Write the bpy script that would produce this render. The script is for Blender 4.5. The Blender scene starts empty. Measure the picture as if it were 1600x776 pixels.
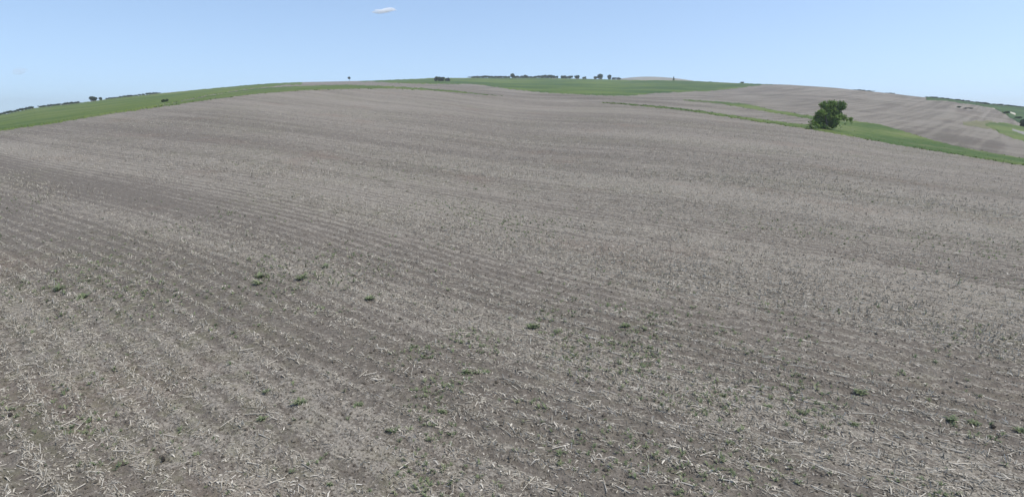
import bpy, math, random
import numpy as np
from mathutils import Vector, Matrix

random.seed(7)
RNG = np.random.default_rng(7)
SC = bpy.context.scene
COL = SC.collection

# ------------------------------------------------------------------ camera, sky, sun, exposure
CAM_H = 8.0
FPX = 953.0                       # focal length in photo pixels (1600 wide)
PITCH = math.atan(208.0 / FPX)    # eye level lies at photo row 180
cam_data = bpy.data.cameras.new("camera")
cam_data.sensor_fit = 'HORIZONTAL'
cam_data.sensor_width = 36.0
cam_data.lens = 36.0 * FPX / 1600.0
cam_data.clip_start = 0.1
cam_data.clip_end = 40000.0
cam = bpy.data.objects.new("camera", cam_data)
cam.location = (0, 0, CAM_H)
cam.rotation_euler = (math.pi / 2 - PITCH, 0, 0)
COL.objects.link(cam)
SC.camera = cam

SUN_EL = math.radians(62)
SKY_LIFT = 0.125
SUN_AZ = math.radians(108)       # clockwise from +Y, the view direction
world = bpy.data.worlds.new("World")
SC.world = world
world.use_nodes = True
wn = world.node_tree
bg = wn.nodes["Background"]
sky = wn.nodes.new("ShaderNodeTexSky")
sky.sky_type = 'NISHITA'
sky.sun_disc = False
sky.sun_elevation = SUN_EL
sky.sun_rotation = SUN_AZ
sky.altitude = 300
sky.air_density = 1.0
sky.dust_density = 1.0
sky.ozone_density = 0.4
wtc = wn.nodes.new("ShaderNodeTexCoord")
wadd = wn.nodes.new("ShaderNodeVectorMath"); wadd.operation = 'ADD'
wadd.inputs[1].default_value = (0, 0, SKY_LIFT)      # clear high air: blue right down to the skyline
wnrm = wn.nodes.new("ShaderNodeVectorMath"); wnrm.operation = 'NORMALIZE'
wn.links.new(wtc.outputs["Generated"], wadd.inputs[0])
wn.links.new(wadd.outputs[0], wnrm.inputs[0])
wn.links.new(wnrm.outputs[0], sky.inputs["Vector"])
wn.links.new(sky.outputs[0], bg.inputs[0])
bg.inputs[1].default_value = 0.15

sun_data = bpy.data.lights.new("sun", 'SUN')
sun_data.energy = 2.4
sun_data.angle = math.radians(0.53)
sun_data.color = (1.0, 0.95, 0.87)
sun = bpy.data.objects.new("sun", sun_data)
sd = Vector((math.sin(SUN_AZ) * math.cos(SUN_EL), math.cos(SUN_AZ) * math.cos(SUN_EL), math.sin(SUN_EL)))
sun.rotation_euler = sd.to_track_quat('Z', 'Y').to_euler()
sun.location = (0, 0, 300)
COL.objects.link(sun)

SC.view_settings.view_transform = 'Standard'
SC.view_settings.look = 'None'
SC.view_settings.exposure = 0.50
SC.view_settings.gamma = 1.0
SC.view_settings.use_curve_mapping = False
SC.cycles.volume_bounces = 16

# ------------------------------------------------------------------ small helpers
def tag(o, label=None, cat=None, group=None, kind=None):
    if label: o["label"] = label
    if cat: o["category"] = cat
    if group: o["group"] = group
    if kind: o["kind"] = kind
    return o

def np_mesh(name, verts, faces, mat, smooth=False, tone=None):
    """faces: (n,3) or (n,4) int array"""
    me = bpy.data.meshes.new(name)
    verts = np.asarray(verts, dtype=np.float32)
    faces = np.asarray(faces, dtype=np.int32)
    n, k = faces.shape
    me.vertices.add(len(verts)); me.vertices.foreach_set("co", verts.ravel())
    me.loops.add(n * k); me.loops.foreach_set("vertex_index", faces.ravel())
    me.polygons.add(n)
    me.polygons.foreach_set("loop_start", np.arange(0, n * k, k, dtype=np.int32))
    me.polygons.foreach_set("loop_total", np.full(n, k, dtype=np.int32))
    me.update(calc_edges=True)
    me.polygons.foreach_set("use_smooth", np.full(n, smooth, dtype=bool))
    if tone is not None:
        a = me.attributes.new("tone", 'FLOAT', 'FACE')
        a.data.foreach_set("value", np.asarray(tone, dtype=np.float32))
    if mat: me.materials.append(mat)
    return me

def obj(name, me, parent=None, loc=None):
    o = bpy.data.objects.new(name, me)
    COL.objects.link(o)
    if parent: o.parent = parent
    if loc is not None: o.location = loc
    return o

def _hash(ix, iy, seed):
    h = (ix.astype(np.int64) * 374761393 + iy.astype(np.int64) * 668265263 + seed * 974634517) & 0xFFFFFFFF
    h = ((h ^ (h >> 13)) * 1274126177) & 0xFFFFFFFF
    return ((h ^ (h >> 16)) & 0xFFFF) / 65535.0

def vnoise(x, y, seed=0):
    x = np.asarray(x, float); y = np.asarray(y, float)
    ix = np.floor(x); iy = np.floor(y)
    fx = x - ix; fy = y - iy
    fx = fx * fx * (3 - 2 * fx); fy = fy * fy * (3 - 2 * fy)
    a = _hash(ix, iy, seed); b = _hash(ix + 1, iy, seed)
    c = _hash(ix, iy + 1, seed); d = _hash(ix + 1, iy + 1, seed)
    return (a * (1 - fx) + b * fx) * (1 - fy) + (c * (1 - fx) + d * fx) * fy - 0.5

# ------------------------------------------------------------------ the lie of the land
def ray(x, y):
    """photo pixel -> (azimuth, tan elevation)"""
    cx = (np.asarray(x, float) - 800.0) / FPX
    cy = (388.0 - np.asarray(y, float)) / FPX
    fy = math.cos(PITCH) + cy * math.sin(PITCH)
    fz = cy * math.cos(PITCH) - math.sin(PITCH)
    return np.arctan2(cx, fy), fz / np.hypot(cx, fy)

class Curve:
    """a land line as tan(elevation) over azimuth"""
    def __init__(self, pts):
        p = np.array(pts, float)
        xs = np.unique(np.concatenate([np.arange(p[0, 0], p[-1, 0], 2.0), p[:, 0]]))
        ys = np.interp(xs, p[:, 0], p[:, 1])
        # round the corners of the polyline
        k = np.ones(9) / 9
        yp = np.pad(ys, 4, mode='reflect', reflect_type='odd')
        ys = np.convolve(yp, k, mode='valid')
        self.az, self.te = ray(xs, ys)
    def __call__(self, az):
        return np.interp(az, self.az, self.te)

def wrap_interp(az, keys):
    """values over azimuth in degrees, periodic"""
    a = np.degrees(np.asarray(az, float))
    k = np.array(keys, float)
    return np.interp(a, k[:, 0], k[:, 1], period=360)

FIELD_EDGE = Curve([(-500, 262), (-250, 238), (0, 205), (80, 194), (160, 181), (240, 169), (320, 157), (400, 147), (480, 141),
                    (560, 138.5), (620, 138.5), (690, 142.5), (775, 150), (850, 156), (900, 158.5), (960, 161.5),
                    (1050, 170), (1100, 177), (1180, 189), (1250, 199.5), (1320, 211), (1400, 226), (1500, 242),
                    (1600, 258), (1850, 292), (2100, 320)])
SKY_ALL = [(-500, 224), (-250, 206), (0, 180), (53, 169), (120, 161.5), (180, 153.5), (250, 146), (320, 139.5), (400, 132),
                 (460, 128.8), (545, 127), (580, 126.3), (650, 123.5), (680, 122), (750, 122), (850, 122), (900, 123),
                 (980, 125), (1050, 125.5), (1100, 127.5), (1160, 130.5), (1190, 131.5), (1230, 132.5), (1300, 137),
                 (1340, 141), (1400, 147), (1430, 151), (1480, 155), (1540, 162.5), (1600, 168), (1850, 190), (2100, 205)]
SKYLINE = Curve(SKY_ALL)

def field_edge(az):
    t = FIELD_EDGE(az)
    return t
def r_edge(az):
    return wrap_interp(az, [(-180, 150), (-60, 150), (-40, 150), (-25, 190), (-12, 240), (0, 235), (12, 190), (25, 150), (36, 128), (43, 120), (60, 130)])
def r_sky(az):
    return wrap_interp(az, [(-180, 500), (-60, 600), (-42, 640), (-25, 760), (-10, 950), (2, 1050), (10, 1000), (18, 800), (25, 620), (35, 520), (43, 620), (60, 600)])
def r_field_interp(az, s):
    """radius along the main field"""
    return s

PW = 1.5
def z_field(az, r):
    re = r_edge(az)
    ze = CAM_H + re * field_edge(az)
    return ze * np.power(np.maximum(r, 0) / re, PW)

def z_hill(az, r):
    """ground beyond the field edge, out to the skyline (te rises with log r)"""
    re = r_edge(az); rs = r_sky(az)
    t = np.log(np.maximum(r, re) / re) / np.log(rs / re)
    t = np.minimum(t, 1.0)
    e0 = field_edge(az); e1 = SKYLINE(az)
    return CAM_H + r * (e0 + (e1 - e0) * t)

def ground_z(x, y):
    x = np.asarray(x, float); y = np.asarray(y, float)
    az = np.arctan2(x, y); r = np.hypot(x, y)
    return np.where(r < r_edge(az), z_field(az, r) + relief(x, y), z_hill(az, r))

def at_te(az, te):
    """(azimuth, tan elevation) -> ground radius"""
    az = np.asarray(az, float); te = np.asarray(te, float)
    re = r_edge(az); rs = r_sky(az)
    e0 = field_edge(az); e1 = SKYLINE(az)
    t = np.clip((te - e0) / np.maximum(e1 - e0, 1e-6), 0, 1)
    far = re * (rs / re) ** t
    lo = np.full(np.broadcast(az, te).shape, 2.0); hi = re * np.ones_like(lo)
    for _ in range(40):
        m = (lo + hi) / 2
        e = (z_field(az, m) - CAM_H) / m
        lo = np.where(e < te, m, lo); hi = np.where(e < te, hi, m)
    return np.where(te > e0, far, (lo + hi) / 2)

def at_px(x, y):
    az, te = ray(x, y)
    r = float(at_te(az, te))
    px, py = r * math.sin(az), r * math.cos(az)
    return px, py, float(ground_z(px, py)), r

# crop rows
ROW_AZ = math.radians(-53)
RD = (math.sin(ROW_AZ), math.cos(ROW_AZ))       # along a row
RN = (RD[1], -RD[0])                            # across
ROW = 0.76
def rows(x, y):
    u = x * RD[0] + y * RD[1]
    v = x * RN[0] + y * RN[1]
    return u, v
BEND_A, BEND_W, BEND_U = 0.13, 14.0, 13.0       # the drill swung slightly round the knoll under the camera
def drill(u, v):
    return v - BEND_A * BEND_W * (1 - np.exp(-((u - BEND_U) / BEND_W) ** 2))
# broad swaths left by the combine: (place across the rows, half width, more or less litter)
SWATHS = [(3.0, 1.5, -.20), (6.9, 1.3, .26), (11.6, 2.4, -.34), (16.2, 1.0, .16), (19.0, .8, -.18), (22.4, 2.2, -.85), (27.5, 2.4, .34),
          (34.6, 0.9, .34), (38.0, 1.2, -.30), (44.0, 2.0, -.22), (52.0, 3.0, .20)]
def swath(v):
    return sum(a * np.exp(-((np.asarray(v, float) - c) / w) ** 2) for c, w, a in SWATHS)
def relief(x, y):
    r = np.hypot(x, y)
    u, v = rows(x, y)
    f = np.clip((60 - r) / 30, 0, 1)
    h = -0.026 * np.cos(2 * math.pi * drill(u, v) / ROW) + 0.07 * vnoise(u * 0.9, v * 2.0, 1) + 0.06 * vnoise(x * 3.5, y * 3.5, 2) + 0.15 * vnoise(u * .08, v * .35, 3)
    return h * f

# ------------------------------------------------------------------ materials
def new_mat(name, rough=0.9):
    m = bpy.data.materials.new(name)
    m.use_nodes = True
    nt = m.node_tree
    b = nt.nodes["Principled BSDF"]
    b.inputs["Roughness"].default_value = rough
    b.inputs["Specular IOR Level"].default_value = 0.15
    return m, nt, b

class NG:
    def __init__(self, nt): self.nt = nt
    def node(self, t, **kw):
        n = self.nt.nodes.new(t)
        for k, v in kw.items(): setattr(n, k, v)
        return n
    def link(self, a, b): self.nt.links.new(a, b)
    def rowvec(self, su, sv, dz=0.0, RD=RD, RN=RN):
        """scaled (along, across) row coordinates"""
        tc = self.node("ShaderNodeTexCoord")
        outs = []
        for d, s in ((RD, su), (RN, sv)):
            n = self.node("ShaderNodeVectorMath", operation='DOT_PRODUCT')
            self.link(tc.outputs["Object"], n.inputs[0])
            n.inputs[1].default_value = (d[0] * s, d[1] * s, 0)
            outs.append(n.outputs["Value"])
        c = self.node("ShaderNodeCombineXYZ")
        self.link(outs[0], c.inputs[0]); self.link(outs[1], c.inputs[1])
        c.inputs[2].default_value = dz
        return c.outputs[0]
    def noise(self, vec, scale=1.0, detail=2.0, rough=0.55, dist=0.0):
        n = self.node("ShaderNodeTexNoise")
        if vec is None:
            tc = self.node("ShaderNodeTexCoord"); vec = tc.outputs["Object"]
        self.link(vec, n.inputs["Vector"])
        n.inputs["Scale"].default_value = scale
        n.inputs["Detail"].default_value = detail
        n.inputs["Roughness"].default_value = rough
        n.inputs["Distortion"].default_value = dist
        return n.outputs["Fac"]
    def ramp(self, fac, a, b, lo=0.0, hi=1.0):
        n = self.node("ShaderNodeMapRange")
        n.interpolation_type = 'SMOOTHSTEP'
        self.link(fac, n.inputs["Value"])
        n.inputs["From Min"].default_value = a; n.inputs["From Max"].default_value = b
        n.inputs["To Min"].default_value = lo; n.inputs["To Max"].default_value = hi
        return n.outputs["Result"]
    def math(self, op, a, b):
        n = self.node("ShaderNodeMath", operation=op)
        for i, v in enumerate((a, b)):
            if isinstance(v, (int, float)): n.inputs[i].default_value = v
            else: self.link(v, n.inputs[i])
        return n.outputs[0]
    def mix(self, fac, a, b, mode='MIX'):
        n = self.node("ShaderNodeMix", data_type='RGBA', blend_type=mode)
        if isinstance(fac, (int, float)): n.inputs[0].default_value = fac
        else: self.link(fac, n.inputs[0])
        for i, v in ((6, a), (7, b)):
            if isinstance(v, tuple): n.inputs[i].default_value = (*v, 1)
            else: self.link(v, n.inputs[i])
        return n.outputs[2]
    def bump(self, h, strength, dist, bsdf):
        n = self.node("ShaderNodeBump")
        n.inputs["Strength"].default_value = strength
        n.inputs["Distance"].default_value = dist
        self.link(h, n.inputs["Height"])
        self.link(n.outputs[0], bsdf.inputs["Normal"])

def mat_stubble(name, near=True):
    m, nt, b = new_mat(name, 0.95)
    g = NG(nt)
    soil_a = (0.118, 0.101, 0.081); soil_b = (0.174, 0.152, 0.123)
    lit = (0.315, 0.283, 0.231); lit_b = (0.228, 0.203, 0.164)
    n_big = g.noise(g.rowvec(0.010, 0.028), 1.0, 4.0)
    n_band = g.noise(g.rowvec(0.007, 0.20, 3.0), 1.0, 3.0, 0.6)
    n_row = g.noise(g.rowvec(0.04, 1.25, 7.0), 1.0, 2.0, 0.6)
    n_mid = g.noise(g.rowvec(0.6, 1.1, 1.0), 1.0, 4.0, 0.7)
    n_mulch = g.noise(g.rowvec(4.0, 8.0, 2.0), 1.0, 3.0, 0.7)
    n_bit = g.noise(None, 15.0, 2.0, 0.6)
    n_clod = g.noise(None, 4.5, 3.0, 0.7)
    # the drilled rows: bare strip and littered strip side by side
    v1 = g.rowvec(0.0, 2 * math.pi / ROW)
    sep = g.node("ShaderNodeSeparateXYZ"); g.link(v1, sep.inputs[0])
    wob = g.math('MULTIPLY', g.math('SUBTRACT', g.noise(g.rowvec(0.35, 0.35, 9.0), 1.0, 2.0), 0.5), 3.4)
    su = g.node("ShaderNodeSeparateXYZ"); g.link(g.rowvec(1.0, 0.0), su.inputs[0])
    tb = g.math('DIVIDE', g.math('SUBTRACT', su.outputs[0], BEND_U), BEND_W)
    eb = g.math('POWER', math.e, g.math('MULTIPLY', g.math('MULTIPLY', tb, tb), -1.0))
    bent = g.math('MULTIPLY', g.math('SUBTRACT', 1.0, eb), -BEND_A * BEND_W * 2 * math.pi / ROW)
    stripe = g.math('COSINE', g.math('ADD', g.math('ADD', sep.outputs[1], bent), wob), 0.0)
    cover = g.math('ADD', g.ramp(n_big, 0.32, 0.68, -0.26, 0.26), g.ramp(n_band, 0.32, 0.68, -0.24, 0.24))
    cover = g.math('ADD', cover, g.ramp(n_row, 0.3, 0.7, -0.15, 0.15))
    cover = g.math('ADD', cover, g.ramp(n_mid, 0.28, 0.72, -0.30, 0.30))
    stripe = g.math('MULTIPLY', stripe, g.ramp(g.noise(g.rowvec(0.025, 0.13, 41.0), 1.0, 2.0), 0.36, 0.62, 0.55, 1.3))
    cover = g.math('ADD', g.math('SUBTRACT', cover, g.math('MULTIPLY', stripe, 0.25 if near else 0.05)), 0.48)
    if near:
        vv = g.math('ADD', g.math('DIVIDE', sep.outputs[1], 2 * math.pi / ROW),
                    g.math('MULTIPLY', g.math('SUBTRACT', g.noise(g.rowvec(0.10, 0.30, 4.0), 1.0, 3.0), 0.5), 3.0))
        cr = g.node("ShaderNodeValToRGB")
        g.link(g.math('DIVIDE', vv, 60.0), cr.inputs[0])
        stops = sorted([0.0, 5.0, 9.0, 14.2, 17.4, 20.2, 24.8, 30.8, 32.6, 33.6, 35.4, 36.6, 39.8, 41.5, 46.5, 48.5, 59.0] + [c for c, w, a in SWATHS])
        el = cr.color_ramp.elements
        while len(el) < len(stops): el.new(0.5)
        for e, vs_ in zip(el, stops):
            q = 0.5 + float(swath(vs_)) if 0 < vs_ < 59 else 0.5
            e.position = vs_ / 60.0; e.color = (q, q, q, 1)
        cover = g.math('ADD', cover, g.math('MULTIPLY', g.math('SUBTRACT', cr.outputs[0], 0.5), 0.95))
    clamp = g.node("ShaderNodeClamp"); g.link(cover, clamp.inputs[0]); cover = clamp.outputs[0]
    soil = g.mix(g.ramp(n_clod, 0.34, 0.66), soil_a, soil_b)
    # mulch lies where a threshold on fine noise is passed; the threshold falls as cover grows
    thr = g.math('ADD', g.math('MULTIPLY', n_mulch, 0.65), g.math('MULTIPLY', n_bit, 0.35))
    if not near:
        hd = (math.sin(math.radians(39)), math.cos(math.radians(39)))
        lines = g.noise(g.rowvec(0.008, 0.28, 31.0, hd, (hd[1], -hd[0])), 1.0, 2.0, 0.6, 0.3)
        blot = g.noise(g.rowvec(0.022, 0.04, 33.0, hd, (hd[1], -hd[0])), 1.0, 5.0, 0.65)
        cover = g.math('ADD', cover, g.math('ADD', g.ramp(lines, 0.36, 0.64, -.30, .30), g.ramp(blot, 0.36, 0.64, -.22, .22)))
    thr = g.math('ADD', thr, g.math('MULTIPLY', cover, 0.20))
    f = g.ramp(thr, 0.545, 0.64, 0.0, 0.92)
    straw = g.mix(g.ramp(n_bit, 0.42, 0.6), lit_b, lit)
    col = g.mix(f, soil, straw)
    gp = g.math('MULTIPLY', g.ramp(g.noise(g.rowvec(0.03, 0.06, 11.0), 1.0, 4.0, 0.7), 0.44, 0.68),
                g.ramp(g.noise(g.rowvec(0.9, 1.1, 5.0), 1.0, 4.0, 0.8), 0.46, 0.64))
    col = g.mix(g.math('MULTIPLY', gp, 0.5), col, (0.13, 0.135, 0.065))
    rp = g.ramp(g.noise(g.rowvec(0.06, 0.08, 21.0), 1.0, 3.0, 0.6), 0.56, 0.74)
    col = g.mix(g.math('MULTIPLY', rp, 0.25), col, (0.19, 0.125, 0.09))
    nt.links.new(col, b.inputs["Base Color"])
    hh = g.math('ADD', g.math('MULTIPLY', n_mulch, 0.55), g.math('MULTIPLY', n_clod, 0.6))
    hh = g.math('ADD', hh, g.math('MULTIPLY', n_bit, 0.25))
    hh = g.math('SUBTRACT', hh, g.math('MULTIPLY', stripe, 0.10 if near else 0.0))
    g.bump(hh, 1.0, 0.12 if near else 0.3, b)
    return m

def mat_green(name, a, c, scale=0.05, dry=None, stripes=False):
    m, nt, b = new_mat(name, 0.8)
    g = NG(nt)
    n1 = g.noise(None, scale, 4.0, 0.65)
    n2 = g.noise(None, 0.9, 3.0, 0.7)
    f = g.math('ADD', g.math('MULTIPLY', n1, 0.65), g.math('MULTIPLY', n2, 0.35))
    col = g.mix(g.ramp(f, 0.42, 0.57), a, c)
    if dry:
        col = g.mix(g.ramp(g.noise(None, scale * 2.7, 4.0, 0.7), 0.52, 0.72, 0, 0.7), col, dry)
    nt.links.new(col, b.inputs["Base Color"])
    g.bump(n2, 0.35, 0.2, b)
    return m

def mat_tone(name, cols, rough=0.8, trans=0.0):
    """colour picked by a per-piece tone value"""
    m, nt, b = new_mat(name, rough)
    at = nt.nodes.new("ShaderNodeAttribute"); at.attribute_name = "tone"
    cr = nt.nodes.new("ShaderNodeValToRGB")
    el = cr.color_ramp.elements
    el[0].position = 0; el[0].color = (*cols[0], 1)
    el[1].position = 1; el[1].color = (*cols[-1], 1)
    for i, c in enumerate(cols[1:-1], 1):
        e = el.new(i / (len(cols) - 1)); e.color = (*c, 1)
    nt.links.new(at.outputs["Fac"], cr.inputs[0])
    nt.links.new(cr.outputs[0], b.inputs["Base Color"])
    if trans:
        t = nt.nodes.new("ShaderNodeBsdfTranslucent")
        nt.links.new(cr.outputs[0], t.inputs[0])
        mx = nt.nodes.new("ShaderNodeMixShader"); mx.inputs[0].default_value = trans
        nt.links.new(b.outputs[0], mx.inputs[1]); nt.links.new(t.outputs[0], mx.inputs[2])
        nt.links.new(mx.outputs[0], nt.nodes["Material Output"].inputs[0])
    return m

def mat_bark(name, a, c):
    m, nt, b = new_mat(name, 0.9)
    g = NG(nt)
    n = g.noise(None, 3.0, 4.0, 0.7)
    nt.links.new(g.mix(g.ramp(n, 0.3, 0.7), a, c), b.inputs["Base Color"])
    g.bump(n, 0.6, 0.05, b)
    return m

M_STUB = mat_stubble("corn_stubble_soil")
M_STUB2 = mat_stubble("far_stubble_soil", False)
M_GREEN_L = mat_green("young_crop_green", (0.055, 0.100, 0.012), (0.130, 0.163, 0.030), 0.016, (0.15, 0.165, 0.075))
M_GREEN_C = mat_green("pasture_green", (0.036, 0.078, 0.012), (0.108, 0.150, 0.024), 0.014, (0.12, 0.145, 0.055))
M_VERGE = mat_green("verge_grass", (0.052, 0.092, 0.014), (0.120, 0.155, 0.034), 0.03, (0.16, 0.165, 0.07))
M_SLOPE = mat_green("rough_slope_grass", (0.028, 0.06, 0.016), (0.065, 0.11, 0.028), 0.05)
M_DRY = mat_green("dry_grass", (0.13, 0.13, 0.06), (0.19, 0.17, 0.09), 0.06)
M_GROUND = mat_green("distant_land", (0.06, 0.09, 0.035), (0.11, 0.12, 0.06), 0.004)
M_DIST = mat_green("pale_far_hill", (0.22, 0.20, 0.16), (0.30, 0.28, 0.23), 0.01)
M_TRACK = mat_green("gravel_track", (0.20, 0.19, 0.165), (0.27, 0.26, 0.225), 0.3)
M_BANK = mat_green("bare_bank_soil", (0.42, 0.38, 0.30), (0.55, 0.50, 0.40), 0.15)
M_LITTER = mat_tone("corn_litter", [(0.165, 0.144, 0.110), (0.29, 0.260, 0.204), (0.43, 0.392, 0.315), (0.60, 0.552, 0.46)], 0.75)
M_GRASS = mat_tone("grass_blades", [(0.075, 0.13, 0.03), (0.11, 0.165, 0.045), (0.17, 0.19, 0.08)], 0.7, 0.25)
M_WEED = mat_tone("weed_leaves", [(0.11, 0.14, 0.07), (0.20, 0.24, 0.125), (0.29, 0.31, 0.17)], 0.6, 0.25)
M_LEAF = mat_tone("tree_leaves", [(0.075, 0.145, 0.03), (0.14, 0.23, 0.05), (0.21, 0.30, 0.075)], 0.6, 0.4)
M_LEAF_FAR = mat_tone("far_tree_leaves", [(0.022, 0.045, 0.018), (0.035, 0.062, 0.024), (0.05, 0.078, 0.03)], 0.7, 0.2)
M_LEAF_LIGHT = mat_tone("bush_leaves", [(0.09, 0.17, 0.03), (0.14, 0.23, 0.045), (0.19, 0.27, 0.06)], 0.6, 0.3)
M_BARK = mat_bark("grey_bark", (0.11, 0.095, 0.075), (0.26, 0.24, 0.20))
M_BARK_D = mat_bark("dark_bark", (0.06, 0.05, 0.04), (0.12, 0.10, 0.08))
M_CLOD, _nt, _b = new_mat("dark_clod", 0.95)
_g = NG(_nt); _n = _g.noise(None, 14.0, 4.0, 0.7)
_nt.links.new(_g.mix(_n, (0.035, 0.03, 0.025), (0.09, 0.078, 0.065)), _b.inputs["Base Color"])
_g.bump(_n, 0.8, 0.03, _b)

# ------------------------------------------------------------------ the setting
def grid_faces(nc, nr, wrap=False):
    i = np.arange(nc if wrap else nc - 1)
    j = np.arange(nr - 1)
    I, J = np.meshgrid(i, j, indexing='ij')
    I2 = (I + 1) % nc
    return np.stack([I * nr + J, I2 * nr + J, I2 * nr + J + 1, I * nr + J + 1], -1).reshape(-1, 4)[:, ::-1]

AZ_IN = np.radians(np.arange(-52, 52.01, 0.15))
AZ_OUT = np.radians(np.arange(54, 306.1, 2.0))
AZ_ALL = np.concatenate([AZ_IN, AZ_OUT])
AZ_ALL = np.where(AZ_ALL > math.pi, AZ_ALL - 2 * math.pi, AZ_ALL)

# main field: from under the camera out to its edge
s = np.concatenate([[0.004, 0.02], np.exp(np.linspace(math.log(0.045), 0, 360))])
A, S = np.meshgrid(AZ_ALL, s, indexing='ij')
R = S * r_edge(A)
X, Y = R * np.sin(A), R * np.cos(A)
Z = z_field(A, R) + relief(X, Y)
me = np_mesh("stubble_field", np.stack([X, Y, Z], -1).reshape(-1, 3), grid_faces(len(AZ_ALL), len(s), True), M_STUB, True)
o = obj("stubble_field", me)
tag(o, "wide grey-brown field of harvested corn stubble filling the foreground", "field", kind="structure")

# land beyond the field edge up to the skyline
t = np.linspace(0, 1, 90)
A, T = np.meshgrid(AZ_ALL, t, indexing='ij')
re, rs = r_edge(A), r_sky(A)
R = re * (rs / re) ** T
X, Y = R * np.sin(A), R * np.cos(A)
Z = z_hill(A, R)
me = np_mesh("stubble_hill", np.stack([X, Y, Z], -1).reshape(-1, 3), grid_faces(len(AZ_ALL), len(t), True), M_STUB2, True)
tag(obj("stubble_hill", me), "brown stubble hillside rising beyond the near field to the skyline", "hillside", kind="structure")

# back slopes and the plain out to the horizon
FLOOR = -8.0
azg = np.radians(np.arange(-180, 180, 1.0))
k = np.array([0.0, 0.03, 0.1, 0.25, 0.5, 0.75, 1.0])
rs = r_sky(azg)[:, None]
zs = z_hill(azg, r_sky(azg))[:, None]
Rb = rs * (1 + k * 0.9)
Zb = zs + (FLOOR - zs) * (k * k * (3 - 2 * k)) - 0.02 * rs * k * (1 - k)
Rp = np.concatenate([Rb, np.tile(np.array([[2200, 2800, 3500, 4400]], float), (len(azg), 1))], 1)
Zp = np.concatenate([Zb, np.full((len(azg), 4), FLOOR)], 1)
X = Rp * np.sin(azg)[:, None]; Y = Rp * np.cos(azg)[:, None]
me = np_mesh("ground", np.stack([X, Y, Zp], -1).reshape(-1, 3), grid_faces(len(azg), Rp.shape[1], True), M_GROUND, True)
tag(obj("ground", me), "green and dun lowland behind the skyline out to the horizon", "ground", kind="structure")

def sheet(name, lo, hi, x0, x1, mat, label, cat, lift=0.25, nr=10, jag=0.0, seed=0):
    """a ground cover lying on the land between two land lines"""
    cl, ch = Curve(lo), Curve(hi)
    a0 = ray(x0, 170)[0]; a1 = ray(x1, 170)[0]
    n = max(8, int((a1 - a0) / math.radians(0.06)))
    az = np.linspace(a0, a1, n)
    el, eh = cl(az), ch(az)
    if jag:
        w = jag / FPX
        el = el + w * (vnoise(az * 260, az * 0, seed) + vnoise(az * 900, az * 0, seed + 1))
        eh = eh + w * (vnoise(az * 230, az * 0, seed + 2) + vnoise(az * 800, az * 0, seed + 3))
    eh = np.maximum(eh, el + 2e-5)
    tt = np.linspace(0, 1, nr)
    A, T = np.meshgrid(az, tt, indexing='ij')
    E = el[:, None] + (eh - el)[:, None] * T
    R = at_te(A, E)
    zt = np.where(E < field_edge(A), z_field(A, R), z_hill(A, R))
    L = np.full_like(zt, 1.0) * (lift * np.clip((eh - el) * FPX / 5.0, 0.25, 1.0))[:, None]
    L[:, 0] = 0.01; L[:, -1] = 0.01; L[0, :] = 0.01; L[-1, :] = 0.01
    v = np.stack([R * np.sin(A), R * np.cos(A), zt + L], -1).reshape(-1, 3)
    o = obj(name, np_mesh(name, v, grid_faces(n, nr), mat, True))
    tag(o, label, cat, kind="structure")
    return az, el, eh

def shifted(c, d): return [(x, y + d) for x, y in c]

SKY_PTS = [(-500, 224), (-250, 206), (0, 180), (53, 169), (120, 161.5), (180, 153.5), (250, 146), (320, 139.5), (400, 132),
           (460, 128.8), (545, 127), (580, 126.3), (650, 123.5), (680, 122), (750, 122), (850, 122), (900, 123),
           (980, 125), (1050, 125.5), (1100, 127.5), (1160, 130.5), (1190, 131.5), (1230, 132.5)]
# left green crop, from the field edge to the skyline
sheet("green_field",
      [(-450, 257), (-250, 238), (0, 204.5), (80, 193.5), (160, 180.5), (240, 168.5), (275, 160), (320, 150), (400, 137.5), (440, 133.5), (480, 131.5), (520, 130)],
      SKY_PTS, -450, 475, M_GREEN_L, "long green crop field along the left skyline above the stubble", "field", 0.3, 24, 1.2, 3)
# grass strip between the near field and the next one
s1 = sheet("grass_strip",
      [(230, 170), (275, 164), (320, 157), (400, 147), (480, 141.3), (560, 138.7), (620, 138.7), (690, 142.6), (740, 146.8), (790, 150.6)],
      [(230, 170), (275, 160.5), (320, 150.5), (400, 138), (480, 134), (540, 132.5), (600, 134.5), (650, 137), (700, 140.8), (790, 151)],
      235, 785, M_VERGE, "narrow curved grass strip along the far left edge of the stubble", "grass strip", 0.12, 8, 0.9, 11)
# far green pasture in the middle
sheet("pasture",
      [(540, 127.5), (580, 128), (600, 129), (650, 131), (700, 131.5), (740, 131.5), (760, 134), (800, 140), (850, 145), (900, 147.5), (950, 150),
       (990, 149.5), (1020, 146), (1080, 143.3), (1120, 141.5), (1150, 138), (1190, 132.6), (1230, 132.6)],
      SKY_PTS, 565, 1205, M_GREEN_C, "green pasture on the middle of the hill below the row of trees", "field", 0.4, 24, 1.0, 17)
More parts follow.
